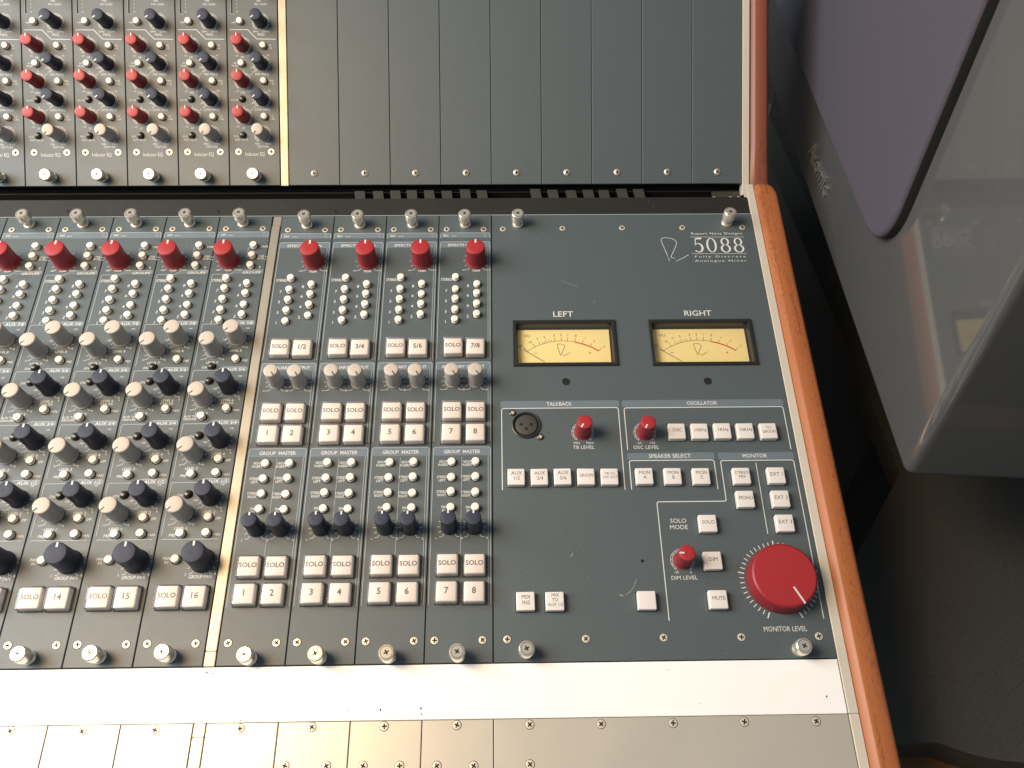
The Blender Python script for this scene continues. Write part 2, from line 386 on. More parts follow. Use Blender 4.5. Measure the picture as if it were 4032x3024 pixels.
def scale_ticks(g, x, y, r0, r1, angs, w=.28, mi=0):
    for a in angs:
        t = math.radians(a); g.path([(x+r0*math.sin(t), y+r0*math.cos(t)), (x+r1*math.sin(t), y+r1*math.cos(t))], w, .09, mi=mi)
def end_ticks(g, x, y, r0, r1, tail, mi=0, w=.3, a=144):
    for s in (-1, 1):
        t = math.radians(a); p0 = (x+s*r0*math.sin(t), y+r0*math.cos(t)); p1 = (x+s*r1*math.sin(t), y+r1*math.cos(t))
        g.path([p0, p1, (p1[0]+s*tail, p1[1])], w, .09, mi=mi)
def ring_scale(g, x, y, r, mi=0, n=11, a=140):
    g.path([(x+r*math.sin(math.radians(t)), y+r*math.cos(math.radians(t))) for t in np.linspace(-a, a, 40)], .28, .09, mi=mi)
    g.path([(x+(r+1.1)*math.sin(math.radians(t)), y+(r+1.1)*math.cos(math.radians(t))) for t in np.linspace(-a, a, 40)], .28, .09, mi=mi)
    scale_ticks(g, x, y, r, r+1.1, np.linspace(-a, a, n), .3, mi)
PR = ['print', 'line', 'blue']      # material slots of the flat print
def finish_print(parent, g): part('printed_lettering', g.mesh('printed_lettering', PR), parent)
BTN_X = 2.0

# ================================================================== the console frame
LD = 347.5                 # deck length
T1 = 7.44; P2 = 42.19      # divider trim, channel pitch
def at_deck(u, v=0.0, w=0.0): return DECK @ Matrix.Translation(Vector((u, v, w))*MM)
def at_upper(u, s=0.0, w=0.0): return UPPER @ Matrix.Translation(Vector((u, s, w))*MM)
STRIP_V = -31.8
con = thing('mixing_console', 'large slate grey analogue mixing console frame with mahogany cheeks and white front rail', 'mixing console', DECK)
def on_upper(o):           # children of the console that lie in the upper panel's plane
    o.matrix_parent_inverse = Matrix.Identity(4)
    o.location = Vector((0, UV0, UW0))*MM; o.rotation_euler = (UT, 0, 0); return o
def boxpart(name, m, x0, x1, y0, y1, z0, z1, up=False, bev=0.3):
    g = Geo(); bm = bmesh.new(); g.box(x0, x1, y0, y1, z0, z1)
    vs = [bm.verts.new(Vector(v)*MM) for v in g.v]
    for f in g.f: bm.faces.new([vs[k] for k in f])
    if bev: bmesh.ops.bevel(bm, geom=list(bm.edges), offset=bev*MM, segments=2, affect='EDGES')
    me = bpy.data.meshes.new(name); bm.to_mesh(me); bm.free(); me.materials.append(M[m])
    o = part(name, me, con); return on_upper(o) if up else o
UL = -470.0
# tray under the lower modules, body down to the floor
boxpart('module_tray', 'tray', UL, 216, -140, LD+19, -20, -13, bev=0)
boxpart('console_body', 'tray', UL, 232.8, -120, LD+120, -260, -21, bev=0)
# black rear strip with its countersunk screws and the slot behind it
rs = boxpart('rear_strip', 'strip', UL, 209.6, LD+.4, LD+18.5, -8, -.6, bev=.25)
g = Geo(); g.path([(UL, 0), (209.6, 0)], .5, .02); part('strip_edge', g.mesh('strip_edge', 'line'), rs, (0, LD+.62, -.55))
for px in ((268, 829), (860, 829), (1322, 829), (2030, 826), (2727, 826)):
    u, v = deck(*px)
    o = part('screw', lathe([(1.9, 0), (1.8, .12), (1.3, .15), (.9, -.0)], 16, ['strip', 'hole'], [0, 0, 1, 1], name='screw'), rs, (u, v, -.6))
boxpart('slot_back_wall', 'tray', UL, 216, LD+36, LD+37, -60, -14, bev=0)
for k in range(17):
    if k in (8, 9): continue
    x0 = -112+k*14.6+random.uniform(-1, 1); zz = -9.5+random.uniform(-1.5, .5); g = Geo(); g.add([(x0, LD+19, zz), (x0+8.4, LD+19, zz), (x0+6.2, LD+35.5, zz), (x0-2.2, LD+35.5, zz), (x0, LD+19, zz-1.5), (x0+8.4, LD+19, zz-1.5), (x0+6.2, LD+35.5, zz-1.5), (x0-2.2, LD+35.5, zz-1.5)], [(0, 1, 2, 3), (7, 6, 5, 4), (0, 4, 5, 1), (1, 5, 6, 2), (2, 6, 7, 3), (3, 7, 4, 0)])
    part('vent_rib', g.mesh('vent_rib', 'slat'), con)
bk = boxpart('bracket', 'slat', 186, 209, LD+21, LD+37, -16, -14, bev=.3)
for x in (184, 198, 205): part('screw', screw_mesh(1.6), bk, (x+3, LD+29, -14.0), x)
# metal dividers and the right-hand side trim
boxpart('divider_trim', 'divider', -168-T1+.5, -168-.5, 9.2, LD-10.3, -6, .3)
boxpart('divider_trim', 'divider', -168-T1+.5, -168-.5, .2, 8.8, -6, .2)
boxpart('divider_trim', 'divider', -168-T1+.7, -168-.2, LD-9.9, LD-.3, -6, -.2)
boxpart('divider_trim', 'divider', -175.0+.5, -168.04-.4, -.2, 230, -6, .3, up=True)
boxpart('side_trim', 'trim', 210.3, 216.3, STRIP_V+.1, LD+31, -8, .6)
boxpart('side_trim', 'trim', 210.3, 216.3, -140, STRIP_V-.1, -8, .5)
boxpart('side_trim', 'trim', 209.9, 215.7, -9.5, 230, -8, .5, up=True)
# wooden cheeks: rounded plank profile along the deck, the far end of the lower one rounded off
def cheek(name, m, u0, u1, top, low, v0, v1, rend, up=False, ends=(0, 1)):
    prof = [(u0, low), (u0, top-4.2), (u0+.5, top-3.4), (u0+3.4, top-.5), (u0+4.4, top), (u1-3.2, top), (u1-1.6, top-.5), (u1-.4, top-1.8), (u1, top-3.6), (u1, low)]
    sta = [v0]; sh = [0.0]
    if ends[0]: sta = [v0+rend*(1-math.cos(math.radians(a))) for a in (0, 15, 30, 45, 60, 75, 90)]; sh = [1-math.sin(math.radians(a)) for a in (0, 15, 30, 45, 60, 75, 90)]
    mid = list(np.linspace(v0+rend, v1-rend, 8)); sta += mid; sh += [0.0]*8
    if ends[1]: sta += [v1-rend*(1-math.cos(math.radians(a))) for a in (90, 75, 60, 45, 30, 15, 0)]; sh += [1-math.sin(math.radians(a)) for a in (90, 75, 60, 45, 30, 15, 0)]
    else: sta += [v1]; sh += [0.0]
    vs, fs = [], []; n = len(prof)
    for v, k in zip(sta, sh):
        for (u, w) in prof: vs.append((u-(k*rend*.75)*((u-u0)/(u1-u0))**1.5, v, w-k*2.5*(w > top-6)))
    for j in range(len(sta)-1):
        for k in range(n-1): fs.append((j*n+k, j*n+k+1, (j+1)*n+k+1, (j+1)*n+k))
    fs.append(tuple(range(n-1, -1, -1))); fs.append(tuple((len(sta)-1)*n+k for k in range(n)))
    bm = bmesh.new(); bv = [bm.verts.new(Vector(v)*MM) for v in vs]
    for f in fs: bm.faces.new([bv[q] for q in f])
    bmesh.ops.recalc_face_normals(bm, faces=bm.faces); me = bpy.data.meshes.new(name); bm.to_mesh(me); bm.free()
    me.materials.append(M[m]); me.polygons.foreach_set('use_smooth', [True]*len(me.polygons)); me.set_sharp_from_angle(angle=math.radians(50))
    o = part(name, me, con); return on_upper(o) if up else o
VC = deck(2960, 719, 4)[1]
c = cheek('wooden_cheek', 'wood', 216.6, 233.6, 5.0, -20, -140, VC, 12, ends=(0, 1)); c['label'] = 'orange brown mahogany cheek beside the lower deck'
c = cheek('wooden_cheek', 'wood2', 216.0, 231.6, 2.6, -22, -6.0, 230, 3.5, up=True, ends=(1, 0)); c['label'] = 'red brown mahogany cheek beside the blank panels'
# white front rail
rail = boxpart('front_rail', 'armrest', UL, 209.7, STRIP_V+.15, -.6, -8, .15, bev=.25)
g = Geo()
for px, r in (((815, 2648), 1.0), ((838, 2652), .8), ((531, 2658), .35), ((996, 2650), .4), ((193, 2844), .35), ((489, 2842), .7), ((757, 2839), .5), ((763, 2793), .5), ((948, 2837), .7), ((976, 2840), .7), ((1091, 2830), .5),
              ((2630, 2638), .35), ((2755, 2770), .35), ((3255, 2742), .8), ((1498, 2795), .9), ((1658, 2790), .9), ((1660, 2812), .7), ((1372, 2800), .4), ((960, 2812), .35)):
    u, v = deck(*px); n = 9
    g.poly([(u+r*random.uniform(.5, 1.1)*math.cos(6.28*k/n)*.7, max(STRIP_V+.6, v+r*random.uniform(.5, 1.2)*math.sin(6.28*k/n))) for k in range(n)], .19)
part('paint_chips', g.mesh('paint_chips', 'brown'), rail)

# ================================================================== lower channel modules (numbered keys at the foot)
O16 = -168-T1-P2
def C(x, y, h=0.0): u, v = deck(x, y, h); return u-O16, v
def tab_frame(g, left, top_l, xs, top_r, right, ybot, tab_h=3.3, rise=None):
    """pale outline with a raised blue tab on the right"""
    x0, xk, xr = left, xs, right
    lo, hi = top_l, top_r
    g.path(rounded([(x0, ybot), (x0, lo), (xk, lo), (xk+3.6, hi), (xr, hi), (xr, hi-tab_h+.5)], 1.4), .42, .09, mi=1)
    g.poly([(xk+1.6, hi-tab_h), (xk+4.2, hi-.15), (xr-.4, hi-.15), (xr-.2, hi-tab_h)], .05, 2)
def channel(num, u0, label, grp='numbered channel modules on the lower deck'):
    t = thing('channel_module', label, 'mixer module', at_deck(u0), grp); w = P2
    plate(t, w, LD); g = Geo()
    for px in ((890, 901), (1035, 900), (580, 2535), (771, 2534)): screw(t, *C(*px))
    thumb(t, *C(958, 880)); thumb(t, *C(668, 2583))
    # series band
    (xa, ya), (xb, yb) = C(866, 914), C(1056, 935)
    xa, xb = 1.4, w-1.6
    g.poly(rounded([(xa, yb), (xa, ya), (xb, ya), (xb, yb)], 1.5), .05, 2); g.path(rounded([(xa, yb), (xa, ya), (xb, ya), (xb, yb)], 1.5), .45, .09, mi=1)
    put_text(g, '541', xa+4.2, (ya+yb)/2, 2.0, mi=0, bold=1, shear=.1); put_text(g, 'series', xa+9.8, (ya+yb)/2-.4, 1.2, mi=0)
    signature(g, xb-2.6, (ya+yb)/2, 3.6, .22, mi=1)
    # trim
    kx, ky = C(876, 972, 18); knob(t, kx, ky, 'red', 7.5, 18, 0, .45, 1.3, 'trim_knob')
    scale_ticks(g, kx, ky, 8.4, 10.2, [-120, -90, -60, -30, 30, 60, 90, 120]); end_ticks(g, kx, ky, 8.4, 10.6, 2.2)
    lx, ly = C(893, 1064); put_text(g, 'TRIM', kx, ly, 1.7, shear=.12, bold=1); put_text(g, '-10', kx-8.2, ly+.4, 1.6); put_text(g, '+10', kx+8.2, ly+.4, 1.6)
    b1, b2, b3 = C(996, 959, 4), C(988, 998, 4), C(983, 1037, 4)
    bx = (b1[0]+b2[0]+b3[0])/3
    for b in (b1, b2, b3): button(t, bx, b[1])
    put_text(g, 'TAPE', bx+8, b1[1], 1.7, bold=1); put_text(g, 'LINE', bx+6.6, b2[1]+.4, 1.6, bold=1); put_text(g, 'BUSS', bx+6.6, b2[1]-1.8, 1.6, bold=1); put_text(g, 'B', bx+7, b3[1]-.6, 1.6, bold=1)
    g.path([(bx+9.6, b2[1]-.2), (bx+12.2, b2[1]-.2)], .3, .09); g.path([(bx+9.6, b2[1]-2.6), (bx+12.2, b2[1]-2.6)], .3, .09)
    g.path([(bx-2, b1[1]-1), (bx-4.3, b1[1]-1), (bx-4.3, b2[1]), (bx-3, b2[1])], .3, .09, mi=1)
    # groups
    _, yt = C(985, 1063); _, yl = C(850, 1080); _, ybo = C(800, 1275)
    tab_frame(g, 2.6, yl, 16.5, yt, w-1.6, ybo+1.5); put_text(g, 'GROUPS', w-10, (yt+C(985, 1082)[1])/2-.1, 2.2, 14, bold=1, shear=.15)
    lpx = [(888, 1089), (881, 1129), (873, 1171), (865, 1213), (857, 1254)]; rpx = [(970, 1109), (963, 1148), (956, 1191), (949, 1232)]
    xl = np.mean([C(*p, 4)[0] for p in lpx]); xr = np.mean([C(*p, 4)[0] for p in rpx])
    for s, p in zip(('STEREO', '7', '5', '3', '1'), lpx):
        y = C(*p, 4)[1]; button(t, xl, y); put_text(g, s, xl-(7.2 if s == 'STEREO' else 6.0), y-.6, 2.3, 8.6 if s == 'STEREO' else None, bold=1, shear=.12)
    for s, p in zip('8642', rpx):
        y = C(*p, 4)[1]; button(t, xr, y, h=3.2 if s == '4' else 4.0); put_text(g, s, xr-6.0, y-.4, 2.3, bold=1, shear=.12)
    # four auxiliary blocks: tab text, right knob, left knob
    def lev(px, col, txt, sub=None, ang=225, name='level_knob'):
        x, y = C(*px, 18); x = 30.3 if px[0] > 0 and sub is not None or 'LEVEL 8' in txt else x
        knob(t, x, y, col, 6.0, 18, ang, .42 if col == 'grey' else .45, .8 if col == 'grey' else 1.2, name)
        scale_ticks(g, x, y, 6.9, 8.6, [-120, -90, 60, 90, 120]); end_ticks(g, x, y, 6.9, 8.9, 1.6)
        put_text(g, txt, x, y-10.2, 1.75, bold=1, shear=.12); put_text(g, '∞', x-7.7, y-7.6, 1.3, 1.8); put_text(g, '0', x+7.7, y-7.6, 1.5, bold=1)
        if sub: put_text(g, sub, x, y-12.5, 1.75, bold=1, shear=.12); put_text(g, 'L', x-8.3, y-9.6, 1.3); put_text(g, 'R', x+8.3, y-9.6, 1.3)
        put_text(g, '7dB', x+6.2, y+9.2, 1.2, shear=.12)
        return x, y
    def lbtn(px, txt, side, col='white', h=4.0, two=None):
        x, y = C(*px, h); button(t, x, y, col, 2.65 if col == 'white' else 2.5, h); d = side*(4.2+.62*len(txt)*1.3*.75)
        if two: put_text(g, txt, x+d-.6, y+.7, 1.6, bold=1, shear=.1); put_text(g, two, x+d-.6, y-1.5, 1.6, bold=1, shear=.1)
        else: put_text(g, txt, x+d, y-.6, 1.75, bold=1, shear=.12)
    def block(tpx, text, ybot):
        _, yc = C(*tpx); hi = yc+1.9
        tab_frame(g, 2.4, hi-2.6, 19.5, hi, w-1.6, C(*ybot)[1], 3.7); put_text(g, text, w-9.6, yc, 2.3, 13.5, bold=1, shear=.12)
    block((962, 1272), 'AUX 7/8', (750, 1440)); lev((910, 1282), 'grey', 'LEVEL 8'); lev((813, 1329), 'grey', 'LEVEL 7')
    lbtn((925, 1407), 'PRE', 1, h=3.6); lbtn((829, 1435), 'ON', -1, 'dome', 3.4)
    block((936, 1454), 'AUX 5/6', (697, 1650)); lev((876, 1477), 'navy', 'LEVEL 6', 'PAN 5/6', 0); lev((770, 1529), 'grey', 'LEVEL 5')
    lbtn((819, 1492), 'ON', -1, 'dome', 3.4); lbtn((888, 1602), 'PAN', 1); lbtn((789, 1633), 'AUX TO', -1, two='GROUPS')
    block((892, 1664), 'AUX 3/4', (655, 1880)); lev((839, 1690), 'navy', 'LEVEL 4', 'PAN 3/4', 0); lev((728, 1747), 'grey', 'LEVEL 3')
    lbtn((778, 1708), 'ON', -1, 'dome', 3.4); lbtn((857, 1802), 'SFP', 1, h=3.4); lbtn((847, 1856), 'PAN', 1); lbtn((748, 1861), 'PRE', -1)
    block((855, 1895), 'AUX 1/2', (625, 2108)); lev((798, 1919), 'navy', 'LEVEL 2', 'PAN 1/2', 0); lev((685, 1984), 'grey', 'LEVEL 1')
    lbtn((735, 1940), 'ON', -1, 'dome', 3.4); lbtn((816, 2031), 'SFP', 1, h=3.4); lbtn((808, 2093), 'PAN', 1); lbtn((706, 2096), 'PRE', -1)
    _, yl = C(745, 2123); g.path([(3, yl), (w-3, yl)], .45, .09, mi=1)
    # group pan
    kx, ky = C(758, 2171, 20); knob(t, kx, ky, 'navy', 7.5, 20, 0, .5, 1.3, 'pan_knob'); scale_ticks(g, kx, ky, 8.4, 10.2, [-120, -90, -60, 60, 90, 120]); end_ticks(g, kx, ky, 8.6, 10.4, 1.6)
    put_text(g, 'L', kx-9.4, ky-8.6, 1.6, bold=1); put_text(g, 'R', kx+9.4, ky-8.6, 1.6, bold=1); put_text(g, 'GROUP PAN', kx, C(773, 2271)[1], 2.1, 15.0, bold=1, shear=.1)
    x, y = C(686, 2197, 4); button(t, x, y, h=3.6); put_text(g, 'PAN', x-6.2, y+.9, 1.8, bold=1, shear=.1); put_text(g, 'IN', x-6.2, y-1.7, 1.8, bold=1, shear=.1)
    lit_button(t, *C(653, 2346, 6), ['SOLO'], 15.2); lit_button(t, *C(761, 2346, 6), [str(num)], 15.2, cap=3.4)
    finish_print(t, g); return t
CHL = {16: 'slate channel module with keys SOLO and 16, beside the long metal divider', 15: 'slate channel module with keys SOLO and 15, left of channel 16',
       14: 'slate channel module whose lit key reads 14, left of channel 15', 13: 'slate channel module whose keys leave the left frame edge, left of channel 14',
       12: 'slate channel module cut by the left frame edge at its red knob', 11: 'sliver of a slate channel module at the far left edge of the lower deck'}
for k, n in enumerate((16, 15, 14, 13, 12, 11)): channel(n, O16-k*P2, CHL[n])

# ================================================================== group modules
def G4(x, y, h=0.0): u, v = deck(x, y, h); return u+42, v
def group_module(i):
    a, b = 2*i-1, 2*i; w = 42.0
    where = ['beside the long metal divider', 'second from the metal divider', 'third from the metal divider', 'next to the meter panel'][i-1]
    t = thing('group_module', f'slate group master module with keys {a} and {b}, {where}', 'mixer module', at_deck(-42*(5-i)), 'group master modules on the lower deck')
    plate(t, w, LD); g = Geo()
    for px in ((1759, 903), (1904, 903), (1711, 2522), (1900, 2520)): screw(t, *G4(*px))
    thumb(t, *G4(1832, 884)); thumb(t, *G4(1804, 2582))
    xa, xb = 1.5, w-1.5
    def band(yt, yb, r=1.6):
        g.poly(rounded([(xa, yb), (xa, yt), (xb, yt), (xb, yb)], r), .05, 2)
    def frame(yt, yb, inner):
        g.path(rounded([(xa, yb), (xa, yt), (xb, yt), (xb, yb)], 1.6), .42, .09, mi=1)
        g.path([(xb-1.5, inner), (xb-1.5, yb)], .35, .09, mi=1)
    y1, y2 = G4(1833, 917)[1], G4(1833, 936)[1]
    band(y1, y2); g.path(rounded([(xa, y2-.3), (xa, y1), (xb, y1), (xb, y2-.3)], 1.5), .42, .09, mi=1)
    put_text(g, '561', xa+4.3, (y1+y2)/2-.2, 2.1, bold=1); put_text(g, 'series', xa+10.6, (y1+y2)/2-.6, 1.2); signature(g, xb-3, (y1+y2)/2, 3.6, .22, mi=1)
    y1, y2 = G4(1833, 952)[1], G4(1833, 974)[1]; band(y1, y2); frame(y1, G4(1833, 1413)[1], y2)
    put_text(g, 'EFFECTS RETURN', w/2, G4(1833, 965)[1], 2.3, 27, bold=1)
    kx, ky = G4(1872, 970, 18); knob(t, kx, ky, 'red', 7.5, 18, 0, .45, 1.3, 'trim_knob')
    scale_ticks(g, kx, ky, 8.4, 10.0, [-120, -90, -60, -30, 30, 60, 90, 120]); end_ticks(g, kx, ky, 8.5, 10.8, 2.4)
    ly = G4(1874, 1066)[1]; put_text(g, 'TRIM', kx, ly, 1.9, bold=1); put_text(g, '∞', kx-9.6, ly+.7, 1.5, 2.6); put_text(g, '+10', kx+9.2, ly+.7, 1.7)
    lp = [(1793, 1085), (1793, 1130), (1791, 1170), (1791, 1212), (1790, 1252)]; rp = [(1877, 1110), (1877, 1148), (1877, 1189), (1876, 1230)]
    xl = np.mean([G4(*p, 4)[0] for p in lp]); xr = np.mean([G4(*p, 4)[0] for p in rp])
    low = {(1, '1'), (1, '2'), (3, '6'), (4, '7'), (4, '8')}
    for s, p in zip(('STEREO', '7', '5', '3', '1'), lp):
        y = G4(*p, 4)[1]; button(t, xl, y, h=3.0 if (i, s) in low else 4.0); put_text(g, s, xl-7.0, y-.7, 2.3, 8.8 if s == 'STEREO' else None, bold=1)
    for s, p in zip('8642', rp):
        y = G4(*p, 4)[1]; button(t, xr, y, h=3.0 if (i, s) in low else 4.0); put_text(g, s, xr-6.8, y-.7, 2.4, bold=1)
    lit_button(t, *G4(1783, 1358, 6), ['SOLO']); lit_button(t, *G4(1871, 1360, 6), [f'{a}/{b}'], cap=3.2)
    # auxiliary output
    y1, y2 = G4(1825, 1426)[1], G4(1825, 1455)[1]; band(y1, y2); frame(y1, G4(1825, 1738)[1], y2)
    put_text(g, 'AUXILIARY OUTPUT', w/2, G4(1825, 1443)[1], 2.3, 31, bold=1)
    for px in ((1777, 1452), (1870, 1452)):
        x, y = G4(*px, 18); knob(t, x, y, 'grey', 5.3, 18, 148, .3, .8, 'level_knob')
        scale_ticks(g, x, y, 6.2, 8.0, [-118, -90, -60, 60, 90, 118]); end_ticks(g, x, y, 6.2, 8.4, 2.2)
        put_text(g, '∞', x-8.2, y-6.7, 1.3, 1.8); put_text(g, '0', x+8.0, y-6.9, 1.6, bold=1)
    for (px, s) in (((1778, 1611), 'SOLO'), ((1872, 1611), 'SOLO'), ((1775, 1698), str(a)), ((1871, 1698), str(b))):
        x, y = G4(*px, 6); lit_button(t, x, y, [s], 14.6, cap=2.7 if s == 'SOLO' else 3.4)
    # group master
    y1, y2 = G4(1820, 1760)[1], G4(1820, 1793)[1]; band(y1, y2); frame(y1, G4(1813, 2380)[1], y2)
    put_text(g, 'GROUP  MASTER', w/2, G4(1820, 1778)[1], 2.5, 25, bold=1)
    xm = w/2; g.path([(xm, y2-1), (xm, G4(1813, 2181)[1])], .3, .09, mi=1)
    for side, pxs in enumerate((((1778, 1812), (1777, 1873), (1775, 1931), (1772, 1992)), ((1872, 1812), (1871, 1871), (1872, 1933), (1871, 1993)))):
        xx = np.mean([G4(*p, 4)[0] for p in pxs])
        for p, (s1, s2) in zip(pxs, (('GROUP', 'INSERT'), ('STEREO', 'LEFT'), ('STEREO', 'RIGHT'), ('PAN', 'IN'))):
            y = G4(*p, 4)[1]; button(t, xx, y, h=random.choice((3.2, 3.8, 4.2)))
            put_text(g, s1, xx-2.9-.42*len(s1)*1.35, y+.8, 1.75, .95*len(s1)*1.25, bold=1); put_text(g, s2, xx-2.9-.42*len(s1)*1.35, y-1.6, 1.75, .95*len(s2)*1.25, bold=1)
    for px in ((1763.5, 2036), (1864, 2036)):
        x, y = G4(*px, 19); knob(t, x, y, 'navy', 5.3, 19, 0, .5, 1.1, 'pan_knob')
        scale_ticks(g, x, y, 6.1, 8.2, [-118, -90, -60, 60, 90, 118]); end_ticks(g, x, y, 6.1, 8.4, 1.8)
        put_text(g, 'L', x-8.4, y-7.6, 1.4, bold=1); put_text(g, 'R', x+8.4, y-7.6, 1.4, bold=1)
    for (px, s) in (((1760, 2217), 'SOLO'), ((1868, 2217), 'SOLO'), ((1756, 2326), str(a)), ((1866, 2326), str(b))):
        x, y = G4(*px, 6); lit_button(t, x, y, [s], 14.6, cap=2.7 if s == 'SOLO' else 3.4)
    finish_print(t, g)
for i in (1, 2, 3, 4): group_module(i)

# ================================================================== master section with the two meters
def m1(a, b, h=0.0): return deck(1900+.5425*a, 780+.5425*b, h)
def m2(a, b, h=0.0): return deck(1900+.6103*a, 1500+.6103*b, h)
def m3(a, b, h=0.0): return deck(1900+.6781*a, 2000+.6781*b, h)
mas = thing('master_module', 'wide slate master panel with two yellow meters and a large red knob', 'mixer module', at_deck(0))
MW = 210.0
BZ = 1.6
def meter_rect(a): # outer bezel rectangle from its four corners
    c = [m1(*p, BZ) for p in a]; return ((c[0][0]+c[3][0])/2, (c[1][0]+c[2][0])/2, (c[2][1]+c[3][1])/2, (c[0][1]+c[1][1])/2)
MR = [meter_rect([(220, 883), (962, 880), (988, 1210), (222, 1215)]), meter_rect([(1203, 880), (1948, 872), (2007, 1205), (1235, 1210)])]
g = Geo(); gap = .28
xs = [gap, MR[0][0]+2, MR[0][1]-2, MR[1][0]+2, MR[1][1]-2, MW-gap]; yv0 = min(MR[0][2], MR[1][2])+2; yv1 = max(MR[0][3], MR[1][3])-2
ys = [.15, yv0, yv1, LD-.15]
for i in range(5):
    for j in range(3):
        if j == 1 and i in (1, 3): continue
        g.add([(xs[i], ys[j], 0), (xs[i+1], ys[j], 0), (xs[i+1], ys[j+1], 0), (xs[i], ys[j+1], 0)], [(0, 1, 2, 3)])
g.add([(gap, .15, 0), (MW-gap, .15, 0), (MW-gap, LD-.15, 0), (gap, LD-.15, 0), (gap, .15, -2.5), (MW-gap, .15, -2.5), (MW-gap, LD-.15, -2.5), (gap, LD-.15, -2.5)], [(4, 5, 1, 0), (5, 6, 2, 1), (6, 7, 3, 2), (7, 4, 0, 3)])
part('face_plate', g.mesh('face_plate', 'panel'), mas)
def word(*a, **k):
    gw = Geo(); put_text(gw, *a, **k); part('lettering', gw.mesh('lettering', PR), mas)
for p in ((147, 225), (580, 220), (1013, 217), (1450, 215), (1885, 213)): screw(mas, *m1(*p))
for p in ((143, 763), (600, 760), (1052, 753), (1503, 750), (1953, 745)): screw(mas, *m3(*p))
thumb(mas, *m1(255, 190)); thumb(mas, *m1(1771, 180))
for p in ((257, 815), (1870, 800)): thumb(mas, *m3(*p, 11), h=11)
# maker's mark
gm = Geo()
x0, y0 = m1(1320, 288); x1, y1 = m1(1500, 455)
signature(gm, (x0+x1)/2, (y0+y1)/2, (y0-y1)*1.02, .42)
def wtext(s, p, xa, xb, cap, sp=.0, bold=0):
    ua = m1(xa, p[1])[0]; ub = m1(xb, p[1])[0]; put_text(gm, s, (ua+ub)/2, m1(*p)[1], cap, ub-ua, space=sp, bold=bold)
wtext('Rupert Neve Designs', (1697, 257), 1511, 1885, 2.3, .06)
for yy, a, b in ((283, 1507, 1895), (403, 1524, 1916)): gm.path([m1(a, yy), m1(b, yy)], .32, .1)
for ch, a in zip('5088', (1566, 1662, 1762, 1858)):
    px, py = m1(a, 342); serif_digit(gm, ch, px, py, m1(a, 290)[1]-m1(a, 396)[1])
wtext('Fully Discrete', (1725, 424), 1538, 1912, 1.75, .18); wtext('Analogue Mixer', (1728, 455), 1540, 1918, 1.75, .12)
part('maker_mark', gm.mesh('maker_mark', PR), mas)
word('LEFT', *m1(583, 842), 4.6, (m1(658, 842)[0]-m1(508, 842)[0]), bold=1); word('RIGHT', *m1(1560, 835), 4.6, (m1(1662, 835)[0]-m1(1460, 835)[0]), bold=1)
